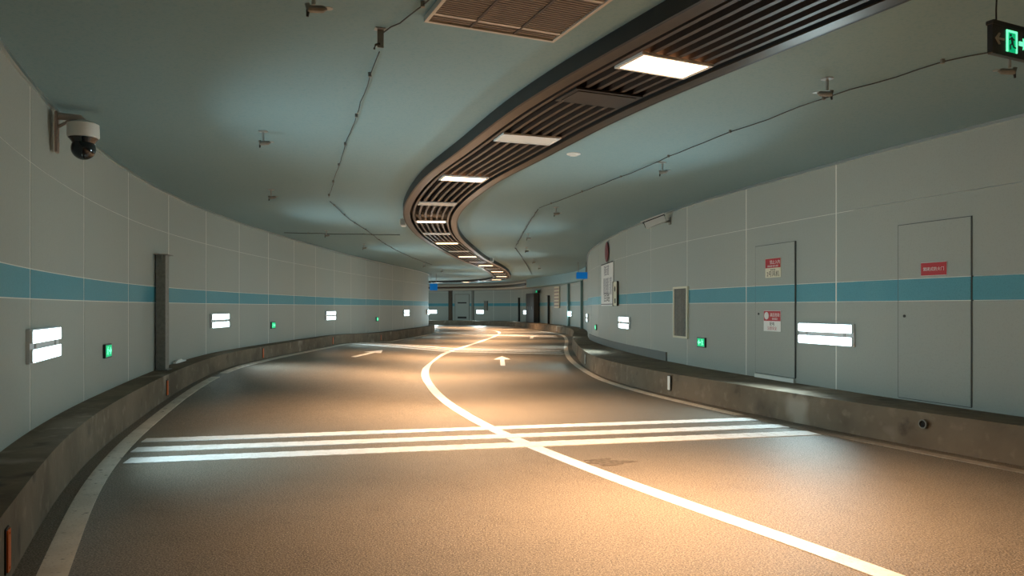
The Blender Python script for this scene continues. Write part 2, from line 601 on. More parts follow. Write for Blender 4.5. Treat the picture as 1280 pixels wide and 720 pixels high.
cut = int(np.argmin(abs(ss - RW.s_y(50)))) * 4
b0 = loft(v[:cut + 4], 'trim_7', 'ceiling_paint')
meta(b0, 'blue-grey dropped ceiling edge above the far right wall', 'bulkhead', kind='structure')
bh = loft(v[cut:], 'trim_5', 'bulkhead_paint')
meta(bh, 'dropped brown bulkhead above the far crossing wall', 'bulkhead', kind='structure')
for zc_, rr in ((3.10, 0.05), (2.94, 0.06), (2.79, 0.045)):
    pts = [(*RW.off(s, 1.0 + rr * 0.6), zc_) for s in np.linspace(RW.s_y(50), sb1, 40)]
    MB().tube(pts, rr, 8).build('pipe', 'pipe_cream' if rr != 0.06 else 'brown_metal', bh, True)

# ------------------------------------------------------------------ road markings (children of the road)
painted('centre_line', CL, 0.2, CL.L - 0.3, 0.15, 'road_paint', floor, 0.3)
LLO = LFO + 0.19
s_gap = LW.s_px(236)
painted('edge_line', LW, 0.2, s_gap - 0.25, 0.15, 'worn_paint', floor, 0.3, LLO)
painted('edge_line', LW, s_gap + 0.25, LW.L - 0.3, 0.15, 'worn_paint', floor, 0.3, LLO)
painted('edge_line', RL, 0.2, RL.s_y(9.6), 0.13, 'pale_worn_paint', floor, 0.3)
painted('edge_line', RL, RL.s_y(9.6), RL.L - 0.3, 0.14, 'worn_paint', floor, 0.3)


def rumble(p0, p1, w):
    """a bar of raised thermoplastic ribs across the road"""
    a, b = np.array(p0), np.array(p1)
    L = np.linalg.norm(b - a)
    d = (b - a) / L
    nrm = np.array([-d[1], d[0]])
    mb = MB()
    n = int(L / 0.16)
    for i in range(n):
        u0, u1 = L * i / n, L * (i + 1) / n
        for (e0, e1, h) in ((0.0, 0.62, 0.008), (0.62, 1.0, 0.006)):
            q0, q1 = a + d * (u0 + (u1 - u0) * e0), a + d * (u0 + (u1 - u0) * e1)
            vs = []
            for q in (q0, q1):
                for sg in (-1, 1):
                    p = q + nrm * sg * w / 2
                    z = road_z(*p)
                    vs += [(p[0], p[1], z - 0.01), (p[0], p[1], z + h)]
            mb.add(vs, [(0, 2, 3, 1), (4, 5, 7, 6), (0, 1, 5, 4), (2, 6, 7, 3), (1, 3, 7, 5), (0, 4, 6, 2)])
    return mb.build('rumble_bar', 'road_paint', floor)


rumble((-3.86, 7.80), (3.02, 9.28), 0.22)
rumble((-3.70, 7.28), (3.20, 8.75), 0.24)
rumble((-3.50, 6.76), (3.36, 8.27), 0.26)
for k in range(3):
    rumble((-5.3, 24.5 + 0.8 * k), (1.55, 22.2 + 0.8 * k), 0.28)
for k in range(3):
    rumble((-4.1, 39.0 + 0.9 * k), (2.1, 34.6 + 0.9 * k), 0.28)


def road_arrow(x, y, ang, L, w):
    out = [(-0.075 * w, 0), (0.075 * w, 0), (0.075 * w, L * 0.62), (0.3 * w, L * 0.62), (0, L), (-0.3 * w, L * 0.62), (-0.075 * w, L * 0.62)]
    c, s = math.cos(ang), math.sin(ang)
    vs = [(x + c * a - s * b, y + s * a + c * b) for a, b in out]
    n = len(vs)
    v = [(p[0], p[1], road_z(*p) + 0.006) for p in vs] + [(p[0], p[1], road_z(*p) - 0.01) for p in vs]
    f = [tuple(range(n))] + [(i, i + n, (i + 1) % n + n, (i + 1) % n) for i in range(n)]
    return MB().add(v, f).build('lane_arrow', 'road_paint', floor)


road_arrow(-0.22, 17.8, 0.02, 3.4, 0.75)
road_arrow(-4.05, 19.0, -0.06, 3.2, 0.8)
road_arrow(0.85, 33.0, -0.05, 3.4, 1.0)

mat('oil', (0.075, 0.06, 0.046), 0.6, noise=[(25, (0.15, 0.125, 0.10), 0.40, 0.6, 4)])
out = [(0.86 + (0.20 + 0.05 * math.sin(3 * t + 1)) * math.cos(t) + 0.05 * math.sin(5 * t), 6.72 + (0.13 + 0.04 * math.cos(4 * t)) * math.sin(t)) for t in np.linspace(0, 2 * math.pi, 26, endpoint=False)]
n_ = len(out)
MB().add([(x, y, 0.0025) for x, y in out] + [(x, y, -0.01) for x, y in out],
         [tuple(range(n_))] + [(i, i + n_, (i + 1) % n_ + n_, (i + 1) % n_) for i in range(n_)]).build('oil_stain', 'oil', floor)

# ------------------------------------------------------------------ light trough under the ceiling
trough = empty('light_trough', Matrix.Translation((*ST.pos(8), ZC)))
meta(trough, 'long dark slatted light trough snaking along the ceiling centre', 'light trough')


def tpart(name, o0, o1, z0, z1, m, s0=0.2, s1=None, ds=0.3):
    o = strip_mesh(name, ST, s0, s1 or ST.L - 0.2, o0, o1, z0, z1, m, None, ds)
    o.parent = trough
    o.matrix_parent_inverse = trough.matrix_world.inverted()
    return o


ZB = 3.13
tpart('backing', -0.40, 0.40, ZC - 0.012, ZC - 0.002, 'void_black')
tpart('side_frame', -0.53, -0.505, ZB, ZC - 0.001, 'dark_metal')  # near-black on the outer faces holds their shade away from the lamps
tpart('side_frame', 0.505, 0.53, ZB, ZC - 0.001, 'dark_metal')
tpart('flange', -0.505, -0.40, ZB, ZB + 0.012, 'brown_metal')  # brown carries the warm light bounced up from the road
tpart('flange', 0.40, 0.505, ZB, ZB + 0.012, 'brown_metal')
tpart('inner_wall', -0.412, -0.40, ZB + 0.012, ZC - 0.012, 'dark_metal')
tpart('inner_wall', 0.40, 0.412, ZB + 0.012, ZC - 0.012, 'dark_metal')
NS = 7
for k in range(NS):
    o = -0.33 + 0.66 * k / (NS - 1)
    tpart('slat', o - 0.018, o + 0.018, ZB + 0.012, ZB + 0.075, 'slat_metal')

bpy.context.view_layer.update()

# ceiling lamps in the trough, every 2.4 m, lit and unlit in turn
lamp_px = [(832, 80), (655, 173), (572, 223), (542, 254), (537, 277), (545, 292), (553, 304), (568, 314), (580, 321), (593, 327.5), (604, 332), (611, 336),
           (618, 339.5), (622, 342.5), (626, 345.5)]
sl = [ST.s_y((ZB - EYE) * FPX / (HOR - y)) for _, y in lamp_px]
fit = np.polyfit(np.arange(len(sl)), sl, 1)
roof_s = [fit[1] + fit[0] * k for k in range(-3, 0)] + [float(s) for s in sl] + [sl[-1] + 2.5 * k for k in range(1, 7)]


def lamp_frame(s, z):
    p, t = ST.pos(s), ST.tan(s)
    return Matrix(((t[1], t[0], 0, p[0]), (-t[0], t[1], 0, p[1]), (0, 0, 1, z), (0, 0, 0, 1)))


ordn = ['first', 'second', 'third', 'fourth', 'fifth', 'sixth', 'seventh', 'eighth', 'ninth', 'tenth', 'eleventh', 'twelfth']
n_lit = n_off = 0
for i, s in enumerate(roof_s):
    k = i - 3
    lit = (k % 2 == 0)
    r = empty('ceiling_lamp', lamp_frame(s, ZB))
    hw, hl = 0.31, 0.17
    fr = MB()
    fr.box(-hw, hw, -hl, -hl + 0.02, -0.008, 0.010).box(-hw, hw, hl - 0.02, hl, -0.008, 0.010)
    fr.box(-hw, -hw + 0.03, -hl + 0.02, hl - 0.02, -0.008, 0.010).box(hw - 0.03, hw, -hl + 0.02, hl - 0.02, -0.008, 0.010)
    fr.build('frame', 'lamp_white', r)
    MB().box(-hw + 0.03, hw - 0.03, -hl + 0.02, hl - 0.02, -0.004, 0.006).build('diffuser', 'roof_lamp_lit' if lit else 'lamp_off', r)
    if lit:
        ld = bpy.data.lights.new('lamp_light', 'AREA')
        ld.shape = 'RECTANGLE'
        ld.size, ld.size_y = 2 * hw - 0.08, 2 * hl - 0.06
        ld.energy = ROOF_BEAM_W
        ld.color = WARM
        ld.spread = math.radians(ROOF_SPREAD)
        lo = link(bpy.data.objects.new('lamp_light', ld), r)
        lo.location = (0, 0, -0.012)
    if k < 0:
        meta(r, '%s ceiling lamp in the trough behind the viewer' % ('lit' if lit else ('rear unlit' if i == 0 else 'front unlit')), 'lamp', 'ceiling lamps in the trough')
    elif lit:
        meta(r, '%s lit warm ceiling lamp in the trough, counted from the near end' % ordn[n_lit], 'lamp', 'lit ceiling lamps in the trough')
        n_lit += 1
    else:
        meta(r, '%s unlit white ceiling lamp in the trough, counted from the near end' % ordn[n_off], 'lamp', 'unlit ceiling lamps in the trough')
        n_off += 1

# dark unlit hatch between the first two lamps
r = empty('trough_hatch', lamp_frame(ST.s_y(6.15), ZB))
MB().box(-0.31, 0.31, -0.19, 0.19, -0.006, 0.010).build('plate', 'dark_metal', r)
MB().box(-0.27, 0.27, -0.15, 0.15, -0.012, -0.0061).build('cover', 'hatch_dark', r)
meta(r, 'dark blank cover plate across the slats before the first unlit lamp', 'cover plate')


# ------------------------------------------------------------------ wall lamps
def wall_lamp(path, s, z, label, group, L=0.52):
    r = empty('wall_lamp', path.frame(s, z, 0.004))
    h, g = 0.112, 0.045
    MB().box(-L - 0.01, L + 0.01, -0.03, 0.0, -h - g / 2 - 0.008, h + g / 2 + 0.008, 0.01).build('housing', 'lamp_body', r)
    for sg in (-1, 1):
        z0, z1 = (g / 2, g / 2 + h) if sg > 0 else (-g / 2 - h, -g / 2)
        bar = MB().box(-L, L, -0.05, -0.0302, z0, z1, 0.012).build('light_bar', 'lamp_white', r)
        MB().box(-L + 0.004, L - 0.004, -0.053, -0.0501, z0 + 0.004, z1 - 0.004, 0.012).build('lens', 'wall_lamp_lit', bar)
    for x in (-0.7 * L, 0.7 * L):
        MB().box(x - 0.015, x + 0.015, -0.04, -0.0302, -g / 2, g / 2).build('clip', 'galvanised', r)
    ld = bpy.data.lights.new('lamp_light', 'AREA')
    ld.shape = 'RECTANGLE'
    ld.size, ld.size_y = 2 * L - 0.02, 2 * h + g - 0.02
    ld.energy = WALL_BEAM_W
    ld.color = COOL
    ld.spread = math.radians(WALL_SPREAD)
    lo = link(bpy.data.objects.new('lamp_light', ld), r)
    lo.location = (0, -0.056, 0)
    lo.rotation_euler = (-math.pi / 2, 0, 0)
    meta(r, label, 'wall lamp', group)
    return r


G = 'double-bar wall lamps'
wall_lamp(LW, LW.s_px(51), 1.08, 'glowing double-bar wall lamp nearest the viewer on the left wall', G)
wall_lamp(LW, LW.s_px(273), 1.13, 'glowing double-bar wall lamp second along the left wall, past the steel post', G)
wall_lamp(LW, LW.s_px(412), 1.13, 'glowing double-bar wall lamp third along the left wall', G)
wall_lamp(LW, LW.s_px(507), 1.13, 'glowing double-bar wall lamp fourth along the left wall', G)
wall_lamp(LW, LW.s_y(41.2), 1.13, 'small glowing wall lamp at the far corner of the left wall', G)
wall_lamp(RW, RW.s_px(1034), 1.05, 'large glowing double-bar wall lamp between the two doors on the right wall', G)
wall_lamp(RW, RW.s_px(782), 1.03, 'glowing double-bar wall lamp below the notice board on the right wall', G)
wall_lamp(RW, RW.s_y(25.9), 1.03, 'glowing double-bar wall lamp where the right wall bends out of view', G)
wall_lamp(RW, RW.s_px(713, 35), 1.03, 'glowing wall lamp beside the teal posts, coloured as cyan-lit, on the far right wall', G)
wall_lamp(RW, RW.s_px(657, 40), 1.03, 'glowing wall lamp beside the dark double cabinet on the far wall', G, 0.34)
wall_lamp(RW, RW.s_px(600.5, 45), 1.03, 'glowing wall lamp in the middle of the far crossing wall', G, 0.34)
wall_lamp(RW, RW.s_px(541.5, 45), 1.03, 'glowing wall lamp at the left end of the far crossing wall', G, 0.34)
wall_lamp(LW, LW.s_y(44.9) + 1.5, 1.13, 'first unseen wall lamp added beyond the far corner to brighten the far wall', G)  # this lamp and the next two are added out of view to brighten the far wall
wall_lamp(LW, LW.s_y(44.9) + 4.5, 1.13, 'second unseen wall lamp added beyond the far corner to brighten the far wall', G)
wall_lamp(LW, LW.s_y(44.9) + 7.5, 1.13, 'farthest unseen wall lamp added beyond the far corner to brighten the far wall', G)


# ------------------------------------------------------------------ low green exit signs on the walls
def low_exit(path, s, z, label, arrow=1):
    r = empty('exit_sign', path.frame(s, z))
    MB().box(-0.15, 0.15, -0.03, 0.0, -0.085, 0.085, 0.008).build('housing', 'exit_black', r)
    MB().box(-0.13, 0.13, -0.034, -0.0301, -0.07, 0.07).build('face', 'exit_green', r)
    a = arrow
    mb = MB()
    mb.prism([(-0.005 * a, -0.012), (0.055 * a, -0.012), (0.055 * a, -0.045), (0.11 * a, 0.0), (0.055 * a, 0.045), (0.055 * a, 0.012), (-0.005 * a, 0.012)], -0.038, -0.0341)
    mb.build('arrow', 'exit_glow', r)
    mb = MB()
    runner(mb, -0.065 * a, 0.0, 0.055, a, -0.038, -0.0341)
    mb.build('running_figure', 'exit_glow', r)
    meta(r, label, 'exit sign', 'low green exit signs')
    return r


def runner(mb, cx, cz, h, a, y0, y1):
    def limb(p, q, w):
        d = (Vector((q[0] - p[0], q[1] - p[1])))
        n = Vector((-d.y, d.x)).normalized() * w
        pts = [(p[0] + n.x, p[1] + n.y), (p[0] - n.x, p[1] - n.y), (q[0] - n.x, q[1] - n.y), (q[0] + n.x, q[1] + n.y)]
        mb.prism([(cx + x * a * h, cz + z * h) for x, z in pts], y0, y1)
    k = [(0.28 + 0.16 * math.cos(t), 0.82 + 0.16 * math.sin(t)) for t in np.linspace(0, 2 * math.pi, 8, endpoint=False)]
    mb.prism([(cx + x * a * h, cz + z * h) for x, z in k], y0, y1)
    limb((0.12, 0.6), (-0.08, -0.1), 0.16)
    limb((0.1, 0.5), (0.55, 0.25), 0.08)
    limb((0.05, 0.5), (-0.45, 0.3), 0.08)
    limb((-0.05, -0.1), (0.35, -0.4), 0.1)
    limb((0.35, -0.4), (0.3, -0.9), 0.09)
    limb((-0.1, -0.1), (-0.3, -0.55), 0.1)
    limb((-0.3, -0.55), (-0.75, -0.6), 0.08)


low_exit(LW, LW.s_px(132.5), 0.87, 'small green exit sign low on the left wall beside the nearest lamp')
low_exit(LW, LW.s_px(340.5), 0.95, 'small green exit sign between second and third lamps of the left wall')
low_exit(LW, LW.s_px(471), 0.92, 'small green exit sign between third and fourth lamps of the left wall')
low_exit(RW, RW.s_px(878), 0.79, 'small green exit sign below the grille box on the right wall', -1)
low_exit(RW, RW.s_px(745.5), 0.80, 'small green exit sign at the far curve of the right wall', -1)

# ------------------------------------------------------------------ hanging exit sign, upper right
pa, pb = np.array([2.713, 4.20]), np.array([2.998, 4.335])
d = (pb - pa) / np.linalg.norm(pb - pa)
W = 0.345
c = pa + d * W / 2
r = empty('hanging_exit_sign', Matrix(((d[0], -d[1], 0, c[0]), (d[1], d[0], 0, c[1]), (0, 0, 1, 2.925), (0, 0, 0, 1))))
hz = 0.088
MB().box(-W / 2, W / 2, 0, 0.03, -hz, hz, 0.006).build('housing', 'exit_black', r)
MB().box(-W / 2 - 0.004, W / 2 + 0.004, -0.006, 0.036, hz - 0.012, hz + 0.012, 0.004).build('top_rail', 'dark_metal', r)
o = MB()
for (x0, x1, z0, z1) in ((-0.05, -0.036, -0.062, 0.062), (0.036, 0.05, -0.062, 0.062), (-0.036, 0.036, 0.05, 0.062)):
    o.box(x0, x1, -0.005, -0.0001, z0, z1)
o.build('door_outline', 'exit_glow', r)
MB().box(-0.036, 0.036, -0.003, -0.0001, -0.062, 0.05).build('face', 'exit_green', r)
o = MB()
runner(o, 0, -0.005, 0.048, -1, -0.006, -0.0031)
o.build('running_figure', 'exit_black', r)
o = MB()
o.prism([(0.07, -0.012), (0.11, -0.012), (0.105, -0.034), (0.15, 0.0), (0.105, 0.034), (0.11, 0.012), (0.07, 0.012)], -0.004, -0.0001)
o.build('lit_arrow', 'exit_glow', r)
o = MB()
o.prism([(-0.07, -0.006), (-0.12, -0.006), (-0.105, -0.030), (-0.118, -0.034), (-0.152, 0.0), (-0.118, 0.034), (-0.105, 0.030), (-0.12, 0.006), (-0.07, 0.006)], -0.004, -0.0001)
o.build('unlit_arrow', 'exit_arrow_off', r)
for x in (-0.115, 0.155):
    o = MB()
    o.tube([(x, 0.015, hz + 0.01), (x - 0.006, 0.012, hz + 0.08), (x + 0.004, 0.015, hz + 0.15), (x, 0.015, ZC - 2.925)], 0.005, 6)
    o.build('hanging_wire', 'cable_black', r)
meta(r, 'black hanging exit sign with green running figure and arrows, upper right', 'exit sign')


# ------------------------------------------------------------------ ceiling fittings
def ceil_pt(px, py, z=ZC):
    y = (z - EYE) * FPX / (HOR - py)
    return ((px - 640) / FPX * y, y)


def sprinkler(px, py, ang, label, z_drop=0.10):
    x, y = ceil_pt(px, py)
    r = empty('spray_nozzle', Matrix.Translation((x, y, ZC)) @ Matrix.Rotation(ang, 4, 'Z'))
    MB().lathe([(0.05, 0), (0.05, -0.006), (0.03, -0.012)], 12).build('ceiling_plate', 'galvanised', r, True)
    MB().tube([(0, 0, -0.01), (0, 0, -z_drop)], 0.012, 8).build('drop_pipe', 'galvanised', r, True)
    MB().tube([(-0.035, 0, -z_drop), (-0.03, 0, -z_drop - 0.03), (0.05, 0, -z_drop - 0.02), (0.075, 0, -z_drop - 0.012)], [0.016, 0.024, 0.022, 0.010], 8).build('nozzle_body', 'grey_steel', r, True)
    MB().tube([(-0.03, 0, -z_drop - 0.03), (-0.035, 0, -z_drop - 0.075)], [0.012, 0.007], 8).build('valve_stem', 'dark_metal', r, True)
    MB().lathe([(0.004, 0.004), (0.026, 0.002), (0.026, -0.002), (0.004, -0.004)], 10, (0.085, 0, -z_drop - 0.01)).build('deflector', 'galvanised', r, True)
    meta(r, label, 'nozzle', 'spray nozzles under the ceiling')
    return r


for px, py, an, lab in (
        (392, -16, 0.4, 'spray nozzle at the top edge of the picture, left of the vent'),
        (329, 164, 0.2, 'spray nozzle right of the dome camera, second on the left ceiling'),
        (339, 237, 0.1, 'spray nozzle third on the left ceiling, before the ceiling cable bend'),
        (408, 288, 0.0, 'spray nozzle fourth on the left ceiling, just past the cable bend'),
        (455, 305, 0.0, 'spray nozzle fifth on the left ceiling beside the thin cable'),
        (530, 329, 0.0, 'far spray nozzle on the left ceiling before the crossing wall'),
        (552, 336, 0.0, 'farthest spray nozzle on the left ceiling'),
        (1034, 98, 2.9, 'spray nozzle on the right ceiling above the black cable'),
        (1262, 68, 2.9, 'spray nozzle just below the hanging exit sign'),
        (828, 203, -0.5, 'spray nozzle on the right ceiling before the bullet camera'),
        (695, 259, -0.3, 'spray nozzle right of the trough bend beside the cable corner'),
        (660, 292, 0.0, 'spray nozzle right of the trough, first of the far row'),
        (658, 309, 0.0, 'spray nozzle right of the trough, second of the far row'),
        (667, 324, 0.0, 'spray nozzle right of the trough, third of the far row'),
        (674, 332, 0.0, 'spray nozzle right of the trough, farthest of the far row')):
    sprinkler(px, py, an, lab)


def cable(name, pts, r, label, drop=0.02, clips=(), junctions=()):
    P = [Vector((*ceil_pt(px, py, ZC - drop), ZC - drop)) for px, py in pts]
    root = empty(name, Matrix.Translation(P[0]))
    fine = []
    for i in range(len(P) - 1):
        n = max(2, int((P[i + 1] - P[i]).length / 0.25))
        for k in range(n):
            q = P[i].lerp(P[i + 1], k / n)
            fine.append(q + Vector((random.uniform(-.008, .008), random.uniform(-.008, .008), random.uniform(-.004, .006))))
    fine.append(P[-1])
    o = MB().tube([p - P[0] for p in fine], r, 6).build('cable_run', 'cable_black', root, True)
    L = len(fine)
    for k in range(2, L - 1, 5):
        q = fine[k] - P[0]
        MB().box(q.x - 0.012, q.x + 0.012, q.y - 0.012, q.y + 0.012, q.z - 0.012, drop).build('clip', 'grey_steel', root)
    meta(root, label, 'cable')
    return root


cable('ceiling_cable', [(560, -20), (530, 6), (500, 28), (479, 41)], 0.0045, 'black cable running from the top edge to the hanging bracket left of the vent')
cable('ceiling_cable', [(474, 66), (455, 118), (440, 160), (430, 186), (421, 215), (411, 247)], 0.004, 'thin cable on the left ceiling between the hanging bracket and the cable bend')
cable('ceiling_cable', [(413, 252), (425, 264), (441, 277), (457, 287), (478, 303), (495, 313), (515, 322), (540, 331)], 0.007, 'thin cable on the left ceiling running from the bend to the far wall')
cable('ceiling_cable', [(355, 291), (400, 292), (440, 293), (500, 293.5)], 0.008, 'thin level cable crossing the left ceiling to the left wall')
cable('ceiling_cable', [(1236, 66), (1180, 77), (1120, 97), (1063, 112), (1000, 133), (960, 149), (912, 165), (850, 190), (788, 217), (745, 233), (712, 246), (674, 260)],
      0.005, 'black cable sagging along the right ceiling from the hanging exit sign')
cable('ceiling_cable', [(672, 262), (660, 281), (645, 307)], 0.009, 'short black cable on the ceiling right of the trough bend')
cable('ceiling_cable', [(644, 310), (652, 321), (660, 334), (665, 343)], 0.012, 'farthest black cable on the ceiling right of the trough')

# hanging bracket at the upper left
x, y = ceil_pt(475, 36)
r = empty('cable_bracket', Matrix.Translation((x, y, ZC)) @ Matrix.Rotation(0.35, 4, 'Z'))
MB().box(-0.035, 0.035, -0.03, 0.03, -0.006, 0).build('foot_plate', 'galvanised', r)
MB().box(-0.018, 0.024, -0.004, 0.004, -0.125, -0.006).build('strap', 'grey_steel', r)
MB().tube([(0.0, 0, -0.10), (-0.03, 0, -0.11), (-0.038, 0, -0.14)], 0.008, 6).build('hook', 'dark_metal', r, True)
meta(r, 'small steel cable bracket hanging from the ceiling left of the vent', 'bracket')

# round detector on the ceiling, right of the trough
x, y = ceil_pt(717, 192)
r = empty('ceiling_detector', Matrix.Translation((x, y, ZC)))
MB().lathe([(0.085, 0), (0.085, -0.010), (0.07, -0.016)], 24).build('base', 'lamp_white', r, True)
MB().lathe([(0.055, -0.016), (0.05, -0.026), (0.02, -0.028)], 20).build('cap', 'white_plastic', r, True)
meta(r, 'round white detector disc on the ceiling right of the trough', 'detector')

# white loudspeakers on the trough side
for (yy, side, lab) in ((15.6, -1, 'small white loudspeaker on the left side of the trough bend'), (28.0, 1, 'small white loudspeaker on the trough far along')):
    s = ST.s_y(yy)
    p = ST.off(s, -0.60 if side < 0 else 0.60)
    t = ST.tan(s)
    r = empty('loudspeaker', Matrix(((t[1], t[0], 0, p[0]), (-t[0], t[1], 0, p[1]), (0, 0, 1, ZC), (0, 0, 0, 1))))
    MB().box(-0.06, 0.06, -0.13, 0.13, -0.15, 0, 0.02).build('cabinet', 'white_plastic', r)
    MB().box(-0.05, 0.05, -0.136, -0.1301, -0.13, -0.02, 0.01).build('front_grille', 'galvanised', r)
    meta(r, lab, 'loudspeaker')

# ------------------------------------------------------------------ ceiling vent at the top
fa, fb = np.array([-0.56, 4.73]), np.array([0.285, 5.10])
d = (fb - fa) / np.linalg.norm(fb - fa)
W = float(np.linalg.norm(fb - fa))
Dp = 1.9
# local x along the front edge, local y back towards the viewer, z up
bk = np.array([d[1], -d[0]])
r = empty('ceiling_vent', Matrix(((d[0], -bk[0], 0, fa[0]), (d[1], -bk[1], 0, fa[1]), (0, 0, 1, ZC), (0, 0, 0, 1))))
MB().box(0.01, W - 0.01, -Dp + 0.01, -0.01, -0.012, -0.001).build('back_panel', 'grille_back', r)
for (x0, x1, y0, y1) in ((0, W, -0.025, 0), (0, W, -Dp, -Dp + 0.025), (0, 0.022, -Dp + 0.025, -0.025), (W - 0.022, W, -Dp + 0.025, -0.025)):
    MB().box(x0, x1, y0, y1, -0.038, -0.001).build('frame_bar', 'grille_frame', r)
for k in (1, 2):
    MB().box(W * k / 3 - 0.008, W * k / 3 + 0.008, -Dp + 0.025, -0.025, -0.034, -0.014).build('divider', 'grille_back', r)
ns = 62
for k in range(ns):
    yy = -0.05 - (Dp - 0.09) * k / (ns - 1)
    if k in (3, 22, 41):
        MB().box(0.023, W - 0.023, yy - 0.014, yy + 0.010, -0.033, -0.014).build('cross_bar', 'grille_frame', r)
    else:
        MB().box(0.023, W - 0.023, yy - 0.010, yy + 0.008, -0.028, -0.013).build('slat', 'grille_brown', r)
meta(r, 'large brown slatted ceiling vent in a cream frame at the top', 'vent')

# ------------------------------------------------------------------ cameras
r = empty('dome_camera', LW.frame(LW.s_px(64), 3.16, 0.035))
MB().box(-0.05, 0.05, -0.02, 0.0, -0.34, 0.04, 0.01).build('wall_plate', 'bracket_pink', r)
MB().tube([(0, -0.02, 0), (0, -0.12, 0.0), (0, -0.20, -0.005), (0, -0.225, -0.03)], [0.035, 0.03, 0.032, 0.03], 10).build('arm', 'bracket_pink', r, True)
MB().tube([(0, -0.02, -0.10), (0, -0.12, -0.03)], 0.015, 6).build('brace', 'bracket_pink', r, True)
MB().lathe([(0.04, -0.02), (0.10, -0.045), (0.132, -0.06), (0.136, -0.17), (0.130, -0.185), (0.11, -0.19)], 28, (0, -0.225, 0)).build('housing', 'white_plastic', r, True)
dome = MB()
dome.lathe([(0.125, -0.191), (0.105, -0.215)] + [(0.104 * math.cos(a), -0.285 - 0.104 * math.sin(a)) for a in np.linspace(-0.5, 1.45, 12)], 26, (0, -0.225, 0))
dome.build('dome', 'dome_black', r, True)
meta(r, 'white dome security camera with black globe on a wall arm', 'camera')

sC = RW.s_px(838)
r = empty('bullet_camera', RW.frame(sC, 3.06))
MB().box(-0.05, 0.05, -0.02, 0.0, -0.07, 0.07, 0.01).build('wall_plate', 'grey_steel', r)
MB().tube([(0, -0.02, 0.0), (0, -0.10, -0.02), (-0.01, -0.15, 0.02)], 0.022, 8).build('arm', 'grey_steel', r, True)
a = Vector((0.02, -0.12, 0.07))
b = Vector((-0.14, -0.46, -0.06))
ax = (b - a).normalized()
side = ax.cross(Vector((0, 0, 1))).normalized()
up = side.cross(ax).normalized()


def obox(mb, a, b, hw, h0, h1):
    vs = []
    for q in (a, b):
        for hh in (h0, h1):
            for ss in (-hw, hw):
                vs.append(q + side * ss + up * hh)
    mb.add(vs, [(0, 1, 3, 2), (4, 6, 7, 5), (0, 4, 5, 1), (2, 3, 7, 6), (0, 2, 6, 4), (1, 5, 7, 3)])
    return mb


obox(MB(), a, b, 0.065, -0.085, 0.03).build('body', 'white_plastic', r)
obox(MB(), a + ax * -0.01, b + ax * 0.03, 0.07, 0.0301, 0.05).build('shade_gap', 'cable_black', r)
obox(MB(), a + ax * -0.02, b + ax * 0.06, 0.078, 0.0501, 0.075).build('sun_shade', 'white_plastic', r)
obox(MB(), b + ax * 0.001, b + ax * 0.012, 0.055, -0.07, 0.022).build('lens_face', 'dome_black', r)
meta(r, 'white bullet security camera high on the right wall', 'camera')

# ------------------------------------------------------------------ steel post on the left ledge
sP = LW.s_px(195)
zl = ledge_left(LW.pos(sP)[1])
r = empty('steel_post', LW.frame(sP, zl, 0.001))
H = 2.21 - zl
pw = 0.095
mb = MB()
mb.box(-pw, pw, -0.035, -0.025, 0.014, H - 0.014)
mb.box(-pw, -pw + 0.012, -0.16, -0.035, 0.014, H - 0.014).box(pw - 0.012, pw, -0.16, -0.035, 0.014, H - 0.014)
mb.box(-pw + 0.012, pw - 0.012, -0.16, -0.148, 0.014, H - 0.014)
mb.build('column', 'grey_steel', r)
MB().box(-0.15, 0.15, -0.21, -0.005, H - 0.0139, H).build('cap_plate', 'grey_steel', r)
MB().box(-0.14, 0.14, -0.2, -0.01, 0, 0.0139).build('foot_plate', 'grey_steel', r)
for sg in (-1, 1):
    MB().prism([(sg * pw, H - 0.1), (sg * pw, H - 0.014), (sg * 0.135, H - 0.014)], -0.12, -0.10).build('gusset', 'grey_steel', r)
meta(r, 'dark grey steel post with cap plate standing against the left wall', 'post')


# ------------------------------------------------------------------ doors on the right wall
def wall_door(n, s, w, z0, z1, label):
    r = empty('door_%d' % n, RW.frame(s, z0))
    h, hw = z1 - z0, w / 2
    y = -0.020
    sm = MB()
    sm.box(-hw - 0.007, -hw, y, 0.01, 0, h + 0.007).box(hw, hw + 0.007, y, 0.01, 0, h + 0.007).box(-hw, hw, y, 0.01, h, h + 0.007).box(-hw, hw, y, 0.01, -0.007, 0)
    sm.build('seam', 'door_seam', r)
    for a, b, m, nm in ((0.001, 1.466 - z0, 'wall_panel', 'lower_leaf'), (1.474 - z0, 1.714 - z0, 'teal_panel', 'teal_leaf'), (1.722 - z0, h - 0.001, 'wall_panel', 'upper_leaf')):
        MB().box(-hw + 0.002, hw - 0.002, y - 0.003, 0.01, a, b).build(nm, m, r)
    for zz in (1.470 - z0, 1.718 - z0):
        MB().box(-hw + 0.002, hw - 0.002, y, 0.01, zz - 0.0035, zz + 0.0035).build('joint', 'joint_white', r)
    k = MB().lathe([(0.016, 0), (0.016, 0.008)], 12).build('lock', 'dark_metal', r)
    k.rotation_euler = (math.pi / 2, 0, 0)
    k.location = (-hw + 0.09, y - 0.003, 1.30 - z0)
    meta(r, label, 'door', kind='structure')
    return r


sA = 0.5 * (RW.s_px(1125) + RW.s_px(1216))
wA = RW.s_px(1125) - RW.s_px(1216)
sB = 0.5 * (RW.s_px(946) + RW.s_px(995))
wB = RW.s_px(946) - RW.s_px(995)
dA = wall_door(1, sA, wA, 0.375, 2.33, 'flush grey door with one red sign, nearest on the right wall')
dB = wall_door(2, sB, wB, 0.42, 2.31, 'flush grey door with two small notices on the right wall')
dth = MB().box(-wB / 2, wB / 2, -0.04, -0.001, ZR, ZR + 0.055).build('trim_6', 'joint_white')
dth.matrix_world = RW.frame(sB, 0)
meta(dth, 'white threshold strip below the door with two notices', 'threshold', kind='structure')

YD = -0.0235
